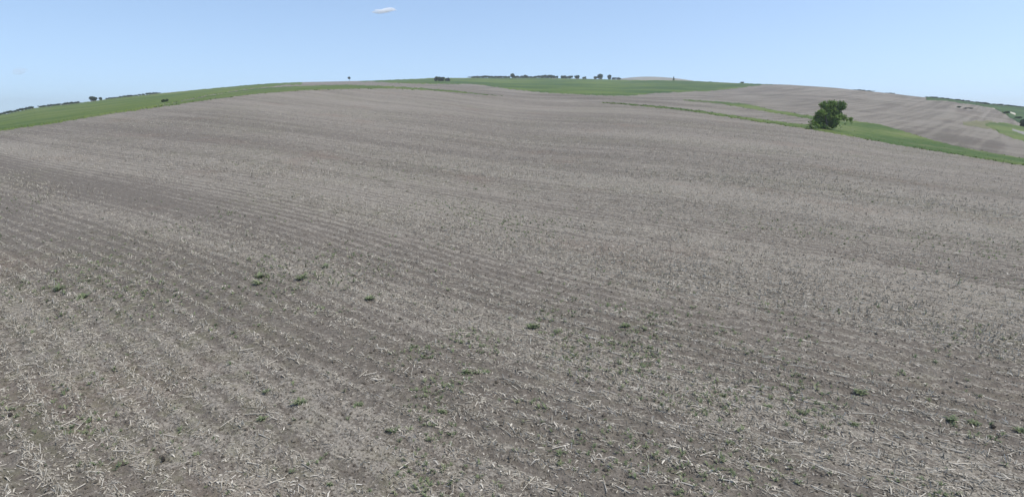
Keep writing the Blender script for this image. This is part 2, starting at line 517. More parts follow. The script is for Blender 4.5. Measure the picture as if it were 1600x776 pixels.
# right hand verge that widens past the tree
s3 = sheet("grass_verge",
      [(930, 160.3), (960, 161.8), (1050, 170.3), (1100, 177.3), (1180, 189.3), (1250, 199.7), (1320, 211.3), (1400, 226.3), (1500, 242.3), (1600, 258.3), (1850, 292)],
      [(930, 160), (960, 161), (1000, 163.8), (1050, 168.2), (1100, 174), (1180, 185.2), (1250, 195), (1266, 195), (1285, 189), (1320, 187.5), (1370, 193), (1410, 204.5), (1450, 217), (1500, 230), (1600, 248), (1850, 284)],
      940, 1840, M_VERGE, "green grass verge below the lone tree, running along the right field edge", "grass verge", 0.15, 16, 0.9, 23)
s2 = sheet("grass_balk",
      [(1060, 156.6), (1080, 158), (1120, 161.5), (1150, 166), (1200, 175), (1265, 185.5), (1300, 190)],
      [(1060, 156), (1080, 156), (1120, 158.5), (1150, 161), (1170, 163), (1200, 170.5), (1265, 180.5), (1300, 186.5)],
      1066, 1292, M_VERGE, "thin green strip crossing the far stubble left of the lone tree", "grass strip", 0.12, 8, 0.9, 31)
# right hand corner
sheet("dry_patch",
      [(1505, 196), (1530, 199), (1550, 202), (1575, 212)], [(1505, 191), (1530, 188), (1550, 189), (1575, 195)],
      1508, 1560, M_DRY, "yellowish dry grass patch on the right hillside", "grass patch", 0.12, 6, 1.5, 37)
sheet("grass_patch",
      [(1535, 195), (1545, 198), (1560, 207), (1580, 215), (1600, 221), (1700, 250)],
      [(1535, 194), (1545, 191.5), (1570, 192), (1600, 198), (1700, 215)],
      1540, 1690, M_VERGE, "small green grass corner at the right edge beside the pale track", "grass patch", 0.3, 10, 0.9, 41)
sheet("dirt_track",
      [(1555, 196.6), (1575, 203), (1590, 209), (1600, 213.5), (1700, 246)],
      [(1555, 195), (1575, 199.5), (1590, 203.5), (1600, 207), (1700, 236)],
      1560, 1690, M_TRACK, "pale track slanting through the green corner at the right edge", "track", 0.5, 6, 0.5, 43)
sheet("green_slope",
      [(1470, 157), (1500, 161), (1540, 166.5), (1560, 172), (1575, 182), (1590, 191), (1600, 196), (1700, 214)],
      [(1420, 150), (1480, 155), (1540, 162.5), (1600, 168), (1700, 177)],
      1445, 1690, M_SLOPE, "dark green slope under the skyline in the far right corner", "slope", 0.4, 12, 0.7, 47)
sheet("bare_bank", [(1548, 168.5), (1556, 171), (1566, 172.5)], [(1548, 168), (1556, 168), (1566, 170)],
      1550, 1564, M_BANK, "tiny pale bare bank, upper left of the pale patches at the far right skyline", "bank", 0.8, 5, 0.3, 51)
sheet("bare_bank", [(1570, 174.5), (1580, 180), (1592, 183)], [(1570, 173), (1580, 174.5), (1592, 180)],
      1572, 1590, M_BANK, "larger pale sandy bank on the dark green slope near the right edge", "bank", 0.8, 5, 0.3, 53)
sheet("bare_bank", [(1594, 184), (1602, 188), (1640, 198)], [(1594, 182.5), (1602, 183.5), (1640, 191)],
      1595, 1638, M_BANK, "pale bare bank cut by the right edge of the view", "bank", 0.8, 5, 0.3, 57)

# distant pale rise showing just behind the pasture
def distant_hill():
    n, m_ = 48, 16
    c_az = ray(1010, 122)[0]; r = 1500.0
    te_top = ray(1010, 120.0)[1]
    vs = []
    for i in range(n + 1):
        for j in range(m_ + 1):
            u = (i / n) * 2 - 1; w = (j / m_) * 2 - 1
            az = c_az + u * math.radians(4.4)
            rr = r + w * 260
            top = CAM_H + r * te_top
            prof = (1 - abs(u) ** 1.8) * 0.13 + 0.87
            h = top * prof * (1 - abs(w) ** 2.2) - 20 * abs(w)
            vs.append((rr * math.sin(az), rr * math.cos(az), max(h, FLOOR - 0.5)))
    o = obj("distant_hill", np_mesh("distant_hill", vs, grid_faces(n + 1, m_ + 1), M_DIST, True))
    tag(o, "pale bare distant hill peeping over the right end of the pasture", "hill", kind="structure")
distant_hill()

# ------------------------------------------------------------------ corn litter
def stalk_geo(cx, cy, cz, heading, pitch, length, rad, rad2, bend):
    """three sided tapered bent stalks, two segments each -> verts, quads"""
    n = len(cx)
    ca, sa = np.cos(heading), np.sin(heading)
    cp, sp = np.cos(pitch), np.sin(pitch)
    d = np.stack([ca * cp, sa * cp, sp], -1)
    side = np.stack([-sa, ca, np.zeros(n)], -1)
    up = np.cross(d, side) * -1
    up = np.where(up[:, 2:3] < 0, -up, up)
    c = np.stack([cx, cy, cz], -1)
    V = np.zeros((n, 9, 3))
    for j, (tpos, rr) in enumerate(((-0.5, rad), (0.05, (rad + rad2) / 2), (0.5, rad2))):
        ctr = c + d * (length * tpos)[:, None] + side * (bend * length * (0.25 - tpos * tpos) * 2)[:, None]
        for q in range(3):
            a = math.pi / 2 + q * 2 * math.pi / 3
            V[:, j * 3 + q] = ctr + side * (math.cos(a) * rr)[:, None] + up * (math.sin(a) * rr)[:, None]
    F = []
    for j in range(2):
        for q in range(3):
            q2 = (q + 1) % 3
            F.append([j * 3 + q, j * 3 + q2, (j + 1) * 3 + q2, (j + 1) * 3 + q])
    F = np.array(F)
    Fa = (np.arange(n)[:, None, None] * 9 + F[None]).reshape(-1, 4)
    return V.reshape(-1, 3), Fa, 6

def strip_geo(cx, cy, cz, heading, tilt, length, width, arch):
    """flat arched husk and leaf strips, 2 quads each"""
    n = len(cx)
    ca, sa = np.cos(heading), np.sin(heading)
    d = np.stack([ca, sa, tilt], -1)
    side = np.stack([-sa, ca, RNG.uniform(-.6, .6, n)], -1)
    c = np.stack([cx, cy, cz], -1)
    V = np.zeros((n, 6, 3))
    for j, (tp, w) in enumerate(((-0.5, 0.7), (0.0, 1.0), (0.5, 0.35))):
        ctr = c + d * (length * tp)[:, None]
        ctr[:, 2] += arch * length * (0.25 - tp * tp) * 4
        V[:, j * 2] = ctr - side * (width * w / 2)[:, None]
        V[:, j * 2 + 1] = ctr + side * (width * w / 2)[:, None]
    F = np.array([[0, 1, 3, 2], [2, 3, 5, 4]])
    return V.reshape(-1, 3), (np.arange(n)[:, None, None] * 6 + F[None]).reshape(-1, 4), 2

def scatter(n, r0, r1, azl=-57, azr=57, power=1.0, dens=None):
    out = []
    got = 0
    while got < n:
        k_ = n * 2
        az = np.radians(RNG.uniform(azl, azr, k_))
        q = RNG.uniform(0, 1, k_)
        r = np.sqrt(r0 * r0 + q * (r1 * r1 - r0 * r0)) if power == 1.0 else r0 * (r1 / r0) ** q
        x, y = r * np.sin(az), r * np.cos(az)
        keep = r < r_edge(az) * 0.985
        if dens is not None:
            keep &= RNG.uniform(0, 1, k_) < dens(x, y)
        x, y = x[keep], y[keep]
        out.append(np.stack([x, y], -1)); got += len(x)
    return np.concatenate(out)[:n].T

def litter_density(x, y):
    u, v = rows(x, y)
    row = 0.5 - 0.5 * np.cos(2 * math.pi * drill(u, v) / ROW)
    band = vnoise(u * 0.03, v * 0.28, 12) + 0.7 * vnoise(u * 0.06, v * .11, 14)
    patch = vnoise(u * 0.5, v * 0.9, 13) + 0.6 * vnoise(u * 1.8, v * 2.6, 15)
    return np.clip(0.12 + (0.56 + 0.6 * vnoise(u * .05, v * .26, 18)) * row + 0.50 * band + 0.50 * patch + 0.9 * swath(v), 0.02, 1)

def headings(n, along=0.55, x=None):
    if x is not None: along = along + 0.08 + 0.18 * np.clip(x / 12, -1, 1)
    base = math.atan2(RD[1], RD[0])
    a = np.where(RNG.uniform(0, 1, n) < along, base + RNG.normal(0, 0.28, n), RNG.uniform(0, math.pi, n))
    return a + np.where(RNG.uniform(0, 1, n) < .5, 0, math.pi)

def litter(r0, r1, n_stalk, n_leaf, n_stump, k, power=1.0, tm=0.0):
    vs, fs, ts, off = [], [], [], 0
    def put(v, f, per, n, tone):
        nonlocal off
        vs.append(v); fs.append(f + off); off += len(v)
        ts.append(np.repeat(tone, per))
    x, y = scatter(n_stalk, r0, r1, power=power, dens=litter_density)
    L = np.clip(RNG.lognormal(math.log(0.14), 0.5, n_stalk), 0.05, 0.45) * k
    rad = RNG.uniform(0.005, 0.011, n_stalk) * k
    v, f, p = stalk_geo(x, y, ground_z(x, y) + rad * 0.9, headings(n_stalk, .58, x), RNG.normal(0, 0.10, n_stalk), L, rad, rad * RNG.uniform(.5, 1, n_stalk), RNG.normal(0, .04, n_stalk))
    put(v, f, p, n_stalk, np.clip(RNG.normal(0.52 + tm, 0.30, n_stalk), 0, 1))
    x, y = scatter(n_leaf, r0, r1, power=power, dens=litter_density)
    L = np.clip(RNG.lognormal(math.log(0.085), 0.5, n_leaf), 0.03, 0.3) * k
    v, f, p = strip_geo(x, y, ground_z(x, y) + 0.012 * k, headings(n_leaf, 0.3), RNG.normal(0, 0.2, n_leaf), L, RNG.uniform(0.012, 0.035, n_leaf) * k, RNG.uniform(-0.05, .25, n_leaf))
    put(v, f, p, n_leaf, np.clip(RNG.normal(0.42 + tm, 0.27, n_leaf), 0, 1))
    if n_stump:
        x, y = scatter(n_stump, r0, r1, power=power, dens=litter_density)
        # stumps still standing stay on their rows
        u, vv = rows(x, y); vv = drill(u, vv)
        sh = (np.round(vv / ROW - .5) + .5) * ROW - vv + RNG.normal(0, .05, n_stump)
        x = x + RN[0] * sh; y = y + RN[1] * sh
        L = RNG.uniform(0.06, 0.20, n_stump) * k
        rad = RNG.uniform(0.009, 0.014, n_stump) * k
        v, f, p = stalk_geo(x, y, ground_z(x, y) + L * .4, RNG.uniform(0, 6.28, n_stump), RNG.normal(1.2, .3, n_stump), L, rad, rad * .8, RNG.normal(0, .05, n_stump))
        put(v, f, p, n_stump, np.clip(RNG.normal(0.56 + tm, 0.28, n_stump), 0, 1))
    return np.concatenate(vs), np.concatenate(fs), np.concatenate(ts)

V1, F1, T1 = litter(7.0, 26, 16500, 55000, 4300, 1.0)
V2, F2, T2 = litter(26, 60, 31000, 63000, 12500, 1.2, 2.0, -0.06)
V3, F3, T3 = litter(60, 150, 26000, 26000, 18000, 1.6, 2.0, -0.13)
me = np_mesh("corn_litter", np.concatenate([V1, V2, V3]),
             np.concatenate([F1, F2 + len(V1), F3 + len(V1) + len(V2)]), M_LITTER, False, np.concatenate([T1, T2, T3]))
tag(obj("corn_litter", me), "pale dry chopped corn stalks and leaves strewn all over the field", "crop litter", kind="stuff")

# the longest stalks in the foreground, one by one
variants = []
for i in range(10):
    L = 0.30 + 0.03 * i
    rd = RNG.uniform(0.012, 0.019)
    z1 = np.zeros(1)
    v, f, p = stalk_geo(z1, z1, z1 + rd, z1, z1 + RNG.normal(0, .05), z1 + L, z1 + rd, z1 + rd * .7, z1 + RNG.normal(0, .05))
    variants.append(np_mesh("corn_stalk", v, f, M_LITTER, True, np.full(len(f), RNG.uniform(0.6, 1.0))))
x, y = scatter(280, 10.5, 24, -44, 44, 1.0, litter_density)
hd = headings(280, 0.55, x)
zz = ground_z(x, y)
proto = obj("corn_stalk", variants[0])
tag(proto, "long pale cut corn stalk lying loose on the foreground stubble", "corn stalk", "long cut corn stalks lying in the foreground")
for i in range(280):
    o = proto if i == 0 else proto.copy()
    if i: COL.objects.link(o)
    o.data = variants[i % 10]
    o.location = (x[i], y[i], zz[i] + 0.008)
    o.rotation_euler = (0, 0, hd[i])

# ------------------------------------------------------------------ leaves, grass, weeds
def leaf_quads(centres, size, tone, flat=0.0, aspect=1.6, lean=None):
    n = len(centres)
    nrm = RNG.normal(0, 1, (n, 3)); nrm[:, 2] += flat
    if lean is not None: nrm = nrm * .55 + lean
    nrm /= np.linalg.norm(nrm, axis=1)[:, None]
    t = RNG.normal(0, 1, (n, 3)); t -= nrm * (t * nrm).sum(1)[:, None]
    t /= np.linalg.norm(t, axis=1)[:, None]
    b = np.cross(nrm, t)
    s_ = size if np.ndim(size) else np.full(n, size)
    V = np.stack([centres - t * s_[:, None] * aspect / 2, centres + b * s_[:, None] / 2 + nrm * s_[:, None] * .12,
                  centres + t * s_[:, None] * aspect / 2, centres - b * s_[:, None] / 2 + nrm * s_[:, None] * .12], 1)
    return V.reshape(-1, 3), (np.arange(n)[:, None] * 4 + np.arange(4)[None]), tone

def tube(path, radii, sides=6):
    path = np.array(path, float); V = []; F = []
    for i, (p, r) in enumerate(zip(path, radii)):
        d = path[min(i + 1, len(path) - 1)] - path[max(i - 1, 0)]
        d /= np.linalg.norm(d)
        a = np.cross(d, (0.3, 0.9, 0.1)); a /= np.linalg.norm(a); b = np.cross(d, a)
        for q in range(sides):
            w = 2 * math.pi * q / sides
            V.append(p + a * math.cos(w) * r + b * math.sin(w) * r)
    for i in range(len(path) - 1):
        for q in range(sides):
            q2 = (q + 1) % sides
            F.append([i * sides + q, i * sides + q2, (i + 1) * sides + q2, (i + 1) * sides + q])
    return np.array(V), np.array(F)

def join(parts):
    vs, fs, off = [], [], 0
    for v, f in parts:
        vs.append(v); fs.append(np.asarray(f) + off); off += len(v)
    return np.concatenate(vs), np.concatenate(fs)

def lobe_leaves(lobes, per_m3, size, hollow=0.35):
    C, T, D = [], [], []
    for (cx, cy, cz, rx, ry, rz) in lobes:
        n = int(per_m3 * (rx * ry * rz) ** 0.8 * 4.2)
        d = RNG.normal(0, 1, (n, 3)); d /= np.linalg.norm(d, axis=1)[:, None]
        q = RNG.uniform(hollow ** 3, 1, n) ** (1 / 3) * RNG.normal(1, .10, n)
        c = np.array([cx, cy, cz]) + d * q[:, None] * np.array([rx, ry, rz])
        # break the crown into clumps with gaps
        keep = vnoise(c[:, 0] * 1.3 + c[:, 1] * .7, c[:, 2] * 1.3 - c[:, 1] * .6, 40) > -0.17
        c = c[keep]
        C.append(c); D.append(d[keep])
        T.append(np.clip(RNG.uniform(0.1, .9) + RNG.normal(0, .22, len(c)), 0, 1))
    C = np.concatenate(C); T = np.concatenate(T)
    return leaf_quads(C, RNG.uniform(0.7, 1.3, len(C)) * size, T, 0.5, 1.6, np.concatenate(D))

# the lone tree
def lone_tree():
    bx, by, bz, r = at_px(1291, 203)
    m_px = by * 0.99 / FPX                     # metres per photo pixel at the tree
    az = 0.0
    root = obj("tree", None, loc=(bx, by, bz - 0.05))
    root.rotation_euler = (0, 0, -az)
    tag(root, "lone broad leafy tree on the grass verge right of the field", "tree")
    def P(px, py): return ((px - 1291) * m_px, (203 - py) * m_px)
    tr = []
    def limb(pts, r0, r1):
        pp = [(P(x, y)[0], d, P(x, y)[1]) for x, y, d in pts]
        tr.append(tube(pp, np.linspace(r0, r1, len(pp)), 7))
    limb([(1291, 204, 0), (1291, 196, 0), (1291, 189, .2), (1293, 180, .3), (1295, 170, .4), (1296, 163, .5)], .36, .08)
    limb([(1291, 194, 0), (1287, 186, -.5), (1282, 178, -.9), (1278, 172, -1.1)], .2, .06)
    limb([(1292, 188, .2), (1300, 179, -.3), (1307, 170, -.5), (1310, 164, -.5)], .2, .06)
    limb([(1292, 191, .1), (1303, 187, -.6), (1314, 186, -.9), (1323, 188, -1.0)], .16, .04)
    limb([(1293, 184, .2), (1290, 174, 1.0), (1286, 166, 1.4)], .16, .05)
    limb([(1292, 190, .1), (1286, 187, .9), (1276, 186, 1.2)], .14, .04)
    v, f = join(tr)
    obj("trunk", np_mesh("trunk", v, f, M_BARK, True), root)
    L = []
    def lobe(px, py, wx, wz, d, wy=None):
        x_, z_ = P(px, py)
        L.append((x_, d, z_, wx * m_px, (wy or wx * .9) * m_px, wz * m_px))
    lobe(1291, 167, 11, 8, 0.3); lobe(1285, 165, 6, 5, .8); lobe(1297, 163, 6, 4.5, -.4)
    lobe(1309, 166, 7.5, 7, -.4); lobe(1313, 169, 5, 6, .5); lobe(1306, 177, 7, 6, .3)
    lobe(1280, 176, 8, 7, -.8); lobe(1275, 181, 6.5, 6, .2); lobe(1291, 181, 12, 10, .5, 12)
    lobe(1301, 185, 10, 8, -.6); lobe(1312, 184, 6, 4.5, -.6); lobe(1283, 190, 8, 7, .2); lobe(1295, 192, 8, 7, .4); lobe(1301, 192, 4.5, 6, -1)
    lobe(1315, 187, 6, 4.5, -.7); lobe(1323, 187, 4, 4, -1); lobe(1316, 193, 2.6, 4.5, -.8); lobe(1310, 192, 3, 6, -.4); lobe(1325, 191, 1.8, 3, -1)
    lobe(1295, 174, 9, 8, -.3, 8); lobe(1280, 196, 8, 5, -.5); lobe(1292, 199, 8, 4.5, -.8); lobe(1306, 182, 6.5, 5.5, -.5); lobe(1275, 189, 7, 7, .1); lobe(1301, 196, 6, 5, .2); lobe(1297, 197, 5, 4, .6); lobe(1287, 198, 7, 4, .8)
    v, f, t_ = lobe_leaves(L, 80, 0.27)
    obj("crown", np_mesh("crown", v, f, M_LEAF, False, t_), root)
    # low bright bush leaning on its left
    b2x, b2y, b2z, r2 = at_px(1267, 202)
    rb = obj("bush", None, loc=(b2x, b2y, b2z - 0.05)); rb.rotation_euler = (0, 0, -az)
    tag(rb, "low bright green bush at the left foot of the lone tree", "bush")
    st = [tube([(0, 0, 0), (a * .4, b_ * .3, .6), (a, b_, 1.3)], (.05, .035, .015), 5) for a, b_ in ((-.4, 0), (.3, .2), (.1, -.4), (.7, .1))]
    v, f = join(st); obj("stem", np_mesh("stem", v, f, M_BARK_D, True), rb)
    v, f, t_ = lobe_leaves([(-.3, 0, .75, .8, .8, .8), (.6, .1, .95, .8, .8, .9), (1.3, 0, .6, .7, .7, .6), (-.5, .2, 1.3, .5, .5, .6), (.3, .2, 1.7, .5, .5, .6)], 60, .2)
    obj("foliage", np_mesh("foliage", v, f, M_LEAF_LIGHT, False, t_), rb)
lone_tree()

# far trees: a few kinds (unit size: 1 m wide, 1 m tall), each crown and trunk a mesh
def far_kind(seed, kind):
    rr = np.random.default_rng(seed)
    L = []
    if kind == 'round':
        for _ in range(9): L.append((rr.uniform(-.26, .26), rr.uniform(-.26, .26), rr.uniform(.24, .80), *(rr.uniform(.16, .26, 3))))
        L.append((0, 0, .5, .40, .38, .36)); L.append((0, 0, .22, .34, .3, .2)); tz = .4
    elif kind == 'low':
        for _ in range(9): L.append((rr.uniform(-.34, .34), rr.uniform(-.3, .3), rr.uniform(.12, .7), *(rr.uniform(.18, .28, 3))))
        L.append((0, 0, .38, .44, .4, .36)); tz = .3
    elif kind == 'cone':
        for h, w in ((.2, .42), (.4, .34), (.58, .25), (.75, .16), (.9, .08)): L.append((rr.uniform(-.03, .03), 0, h, w, w, .16))
        tz = .35
    else:
        for _ in range(6): L.append((rr.uniform(-.25, .25), rr.uniform(-.25, .25), rr.uniform(.62, .85), *(rr.uniform(.16, .24, 3))))
        L.append((0, 0, .73, .36, .36, .2)); tz = .7
    C, T = [], []
    for l in L:
        n = 85
        d = rr.normal(0, 1, (n, 3)); d /= np.linalg.norm(d, axis=1)[:, None]
        c = np.array(l[:3]) + d * (rr.uniform(.3, 1, n) ** .5)[:, None] * np.array(l[3:])
        C.append(c); T.append(np.clip(rr.uniform(.2, .8) + rr.normal(0, .2, n), 0, 1))
    C = np.concatenate(C); T = np.concatenate(T)
    keep = C[:, 2] > 0.02; C = C[keep]; T = T[keep]
    v, f, t_ = leaf_quads(C, RNG.uniform(.06, .13, len(C)), T)
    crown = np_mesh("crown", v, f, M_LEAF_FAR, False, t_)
    tv = [tube([(0, 0, 0), (.01, 0, tz * .5), (0, .01, tz)], (.035, .028, .012), 6)]
    for _ in range(3):
        a = rr.uniform(0, 6.28)
        tv.append(tube([(0, 0, tz * .6), (.15 * math.cos(a), .15 * math.sin(a), tz * .6 + .15), (.24 * math.cos(a), .24 * math.sin(a), tz * .6 + .3 if kind != 'cone' else tz * .6 + .1)], (.02, .014, .006), 5))
    v, f = join(tv)
    return np_mesh("trunk", v, f, M_BARK_D, True), crown

KINDS = {'round': [far_kind(s_, 'round') for s_ in (1, 2, 3)], 'low': [far_kind(s_, 'low') for s_ in (4, 5, 6)],
         'cone': [far_kind(7, 'cone')], 'lolly': [far_kind(8, 'lolly')]}
def far_tree(px, base_y, w_px, h_px, kind, label, group=None, cat="tree", sink=0.15):
    # stand on the land seen at that pixel, at most on the skyline itself
    if base_y == 0: base_y = float(np.interp(px, [p[0] for p in SKY_ALL], [p[1] for p in SKY_ALL])) - 2
    az = float(ray(px, base_y)[0])
    te = min(float(ray(px, base_y)[1]), float(SKYLINE(az)))
    r = float(at_te(az, te))
    x_, y_ = r * math.sin(az), r * math.cos(az)
    z_ = float(ground_z(x_, y_))
    ux = FPX / (r * math.cos(az)) / 1.0          # px per metre across
    root = obj("bush" if cat == "bush" else "tree", None, loc=(x_, y_, z_ - sink))
    w = w_px / ux; h = h_px / ux * (0.9 if kind != 'lolly' else 1.0)
    root.scale = (w, w, h)
    root.rotation_euler = (0, 0, random.uniform(-3, 3))
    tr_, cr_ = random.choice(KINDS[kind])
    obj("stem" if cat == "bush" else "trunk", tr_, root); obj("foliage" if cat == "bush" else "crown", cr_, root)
    tag(root, label, cat, group)

def sk_y(px): return 0.0      # anything above the skyline is clamped onto it
G1 = "small trees in the hedge at the far left end of the skyline"
for i, px in enumerate(np.arange(-8, 54, 5.2)):
    far_tree(px, 0, random.uniform(6, 9), random.uniform(3.6, 5.2), 'low', "small dark tree in the hedge at the far left end of the skyline", G1)
G2 = "small trees in the even row on the left skyline before the round tree"
for px in np.arange(63, 121, 4.8):
    far_tree(px, 0, random.uniform(6, 8), random.uniform(3.2, 4.6), 'low', "small dark tree in the even row left of the round skyline tree", G2)
far_tree(145.5, 0, 13, 8.5, 'round', "large round tree standing out on the left skyline")
far_tree(157, 0, 6, 5.5, 'round', "small tree just right of the large round tree on the left skyline")
G3 = "small trees in the thin row right of the round tree on the left skyline"
for px in np.arange(168, 247, 5.6):
    far_tree(px, 0, random.uniform(5, 8), random.uniform(2.2, 3.8), 'low', "small dark tree in the thin row right of the round skyline tree", G3)
far_tree(258, 160.5, 10, 8, 'low', "single dark bush in the green crop on the left", cat="bush")
far_tree(546, 0, 5.5, 6.5, 'lolly', "tiny lone lollipop tree on the bare skyline left of centre")
for px, w, h, lb in ((682, 8, 9, "leftmost bush of the dark clump on the skyline left of centre"), (690, 13, 9, "biggest middle bush of the dark clump on the skyline left of centre"), (699, 12, 7, "right bush of the dark clump on the skyline left of centre")):
    far_tree(px, 127.5, w, h, 'low', lb, "bushes of the clump left of the tree row", "bush")
G4 = "low trees in the long row on the middle skyline"
for px in np.concatenate([np.arange(737, 798, 5.6), np.arange(806, 846, 5.2)]):
    far_tree(px, 0, random.uniform(8, 11), random.uniform(3.0, 4.8), 'low', "low dark tree in the long row on the middle skyline", G4)
far_tree(801, 0, 8, 8, 'round', "taller round tree rising from the long row on the middle skyline")
far_tree(821, 0, 7, 5.5, 'round', "slightly taller tree just right of the round one in the middle row")
G5 = "trees of the dense dark block on the middle skyline"
for px in (849, 854, 859, 864): far_tree(px, 0, 9.5, random.uniform(5.5, 6.4), 'low', "tree in the dense dark left block of the middle skyline", G5)
far_tree(870.5, 0, 4.5, 4.5, 'round', "small single tree in the gap between two dark blocks on the skyline")
G6 = "trees of the second dark block on the middle skyline"
for px in (880, 885.5, 891): far_tree(px, 0, 9.5, random.uniform(5, 6), 'low', "tree in the second dark block of the middle skyline", G6)
far_tree(902, 0, 10, 6, 'round', "rounded tree right of the second dark block on the skyline")
far_tree(913, 0, 6, 4.5, 'low', "small low tree between the dark blocks and the big tree on the skyline")
far_tree(931, 0, 8, 5, 'low', "low bush-like tree at the left foot of the big skyline tree")
far_tree(938, 0, 10.5, 9.5, 'round', "biggest tree on the middle skyline, tall and round")
far_tree(952, 0, 8, 8.5, 'round', "second tall tree just right of the biggest one on the skyline")
for px, lb in ((959.5, "first low tree right of the two tall skyline trees"), (967, "last low tree at the right end of the middle row")):
    far_tree(px, 0, 9, 4, 'low', lb)
far_tree(1052.5, 126, 4.2, 6.5, 'cone', "small pointed dark conifer on the right part of the pasture skyline")
far_tree(1160, 0, 6, 3, 'low', "small low bush at the right end of the pasture skyline", cat="bush")
G7 = "low bushes of the dark line on the skyline above the right stubble"
for px in (1340, 1348, 1355, 1361): far_tree(px, 0, 9, 1.7, 'low', "low bush in the short line on the skyline right of the lone tree", G7, "bush")
for px in (1389, 1395): far_tree(px, 0, 8, 1.5, 'low', "low bush of the pair on the skyline above the right stubble", "pair of low bushes on the right skyline", "bush")
G8 = "trees in the hedge along the far right skyline"
for px in np.arange(1452, 1612, 6.5):
    far_tree(px, 0, random.uniform(8, 12), random.uniform(1.8, 3.2), 'low', "dark tree in the hedge along the far right skyline", G8)
far_tree(1498, 168.5, 6, 3.5, 'low', "tiny dark bush standing in the upper right stubble", cat="bush")
for px in (1508, 1516): far_tree(px, 170, 8, 2.4, 'low', "low dry bush of the pair in the upper right stubble", "pair of dry bushes in the right stubble", "bush")
far_tree(1600, 198, 16, 15, 'round', "leafy green tree cut off by the right edge of the view")
far_tree(1572, 178, 9, 5, 'low', "small bush just left of the larger sandy bank", cat="bush")
far_tree(1590, 186, 10, 5, 'low', "small bush below the larger sandy bank at the right", cat="bush")

# grass of the verges
def tufts(n, sheets):
    vs = []; tn = []
    for az, el, eh, x_n in sheets:
        k_ = int(n * x_n)
        a = RNG.uniform(az[0], az[-1], k_)
        lo_, hi_ = np.interp(a, az, el), np.interp(a, az, eh)
        te = lo_ - 0.0004 + (hi_ - lo_ + 0.0008) * RNG.uniform(0, 1, k_) ** 1.3
        r = at_te(a, te)
        x_, y_ = r * np.sin(a), r * np.cos(a)
        z_ = np.where(te < field_edge(a), z_field(a, r), z_hill(a, r))
        for q in range(3):
            h = RNG.uniform(.0, .16, k_); w = RNG.uniform(.10, .25, k_); hd_ = RNG.uniform(0, 6.28, k_)
            ox, oy = RNG.normal(0, .15, (2, k_))
            b0 = np.stack([x_ + ox - np.cos(hd_) * w, y_ + oy - np.sin(hd_) * w, z_ - .02], -1)
            b1 = np.stack([x_ + ox + np.cos(hd_) * w, y_ + oy + np.sin(hd_) * w, z_ - .02], -1)
            tp = np.stack([x_ + ox + RNG.normal(0, .2, k_), y_ + oy + RNG.normal(0, .2, k_), z_ + h + .1], -1)
            vs.append(np.stack([b0, b1, tp], 1).reshape(-1, 3)); tn.append(np.clip(RNG.normal(.45, .3, k_), 0, 1))
    V = np.concatenate(vs); F = np.arange(len(V)).reshape(-1, 3)
    me = np_mesh("verge_grass", V, F, M_GRASS, False, np.concatenate(tn))
    tag(obj("verge_grass", me), "uneven tufts of green grass on the strips round the field", "grass", kind="stuff")
tufts(450, [(*s1, .8), (*s2, .5), (*s3, 2.2)])

def rosette(seed, n, size, up):
    rr = np.random.default_rng(seed)
    V, F, T = [], [], []
    for i in range(n):
        a = rr.uniform(0, 6.28); l = size * rr.uniform(.5, 1.0); w = l * rr.uniform(.22, .36); rise = up * rr.uniform(.3, 1.3)
        d = np.array([math.cos(a), math.sin(a), 0]); s_ = np.array([-d[1], d[0], 0])
        b = len(V) and sum(len(q) for q in V)
        q = [d * .01 * 0 + s_ * -.004, s_ * .004, d * l * .5 + s_ * w / 2 + [0, 0, l * rise], d * l * .5 - s_ * w / 2 + [0, 0, l * rise],
             d * l + s_ * w * .1 + [0, 0, l * rise * 1.1], d * l - s_ * w * .1 + [0, 0, l * rise * 1.1]]
        V.append(np.array(q)); F += [[b, b + 1, b + 2, b + 3], [b + 3, b + 2, b + 4, b + 5]]
        t_ = float(np.clip(rr.normal(.5, .25), 0, 1)); T += [t_, t_]
    return np.concatenate(V), np.array(F), np.array(T)

W_MESH = []
for i in range(6):
    v, f, t_ = rosette(100 + i, 24, 0.25, .5)
    v2 = v.copy(); v2[:, :2] += RNG.normal(0, .10, 2); v2 *= .8
    V_, F_ = join([(v, f), (v2, f)])
    W_MESH.append(np_mesh("weed", V_, F_, M_WEED, False, np.concatenate([t_, t_])))
def weed(px, py, scale, label, group=None):
    x_, y_, z_, r = at_px(px, py)
    o = obj("weed", random.choice(W_MESH), loc=(x_, y_, z_ - .01))
    o.scale = (scale,) * 3; o.rotation_euler = (0, 0, random.uniform(0, 6.28))
    tag(o, label, "weed", group)
GW = "green weeds growing in the stubble"
weed(465, 630, 1.0, "largest bright green weed tuft in the lower left stubble", GW)
weed(409, 653, .75, "dark green weed just below left of the largest weed tuft", GW)
weed(418, 610, .6, "faint weed above the two green tufts at lower left", GW)
weed(560, 632, .6, "thin yellowish green weed right of the largest weed tuft", GW)
weed(472, 436, 1.5, "dark grey-green weed clump in the left middle of the field", GW)
weed(508, 419, 1.2, "yellow-green weed above right of the grey-green clump", GW)
weed(579, 468, 1.15, "bright green weed right of the grey-green clump in mid field", GW)
weed(406, 430, 1.4, "upper weed of the pair left of the grey-green clump", GW)
weed(403, 443, 1.2, "lower weed of the pair left of the grey-green clump", GW)
weed(730, 582, .85, "left weed of the green pair near the centre bottom", GW)
weed(760, 584, .7, "right weed of the green pair near the centre bottom", GW)
weed(690, 643, .6, "small weed below left of the centre pair", GW)
weed(614, 672, .6, "small dark weed at lower centre left of the stalk heap", GW)
weed(93, 452, 1.5, "weed clump near the left edge at mid height", GW)
weed(132, 464, 1.3, "weed clump right of the one near the left edge", GW)
weed(1198, 632, .7, "yellow-green weed in the lower right stubble", GW)
weed(1345, 612, .95, "large greyish weed at the right above the other weeds", GW)
weed(1486, 655, .9, "left weed of the dark pair near the right edge", GW)
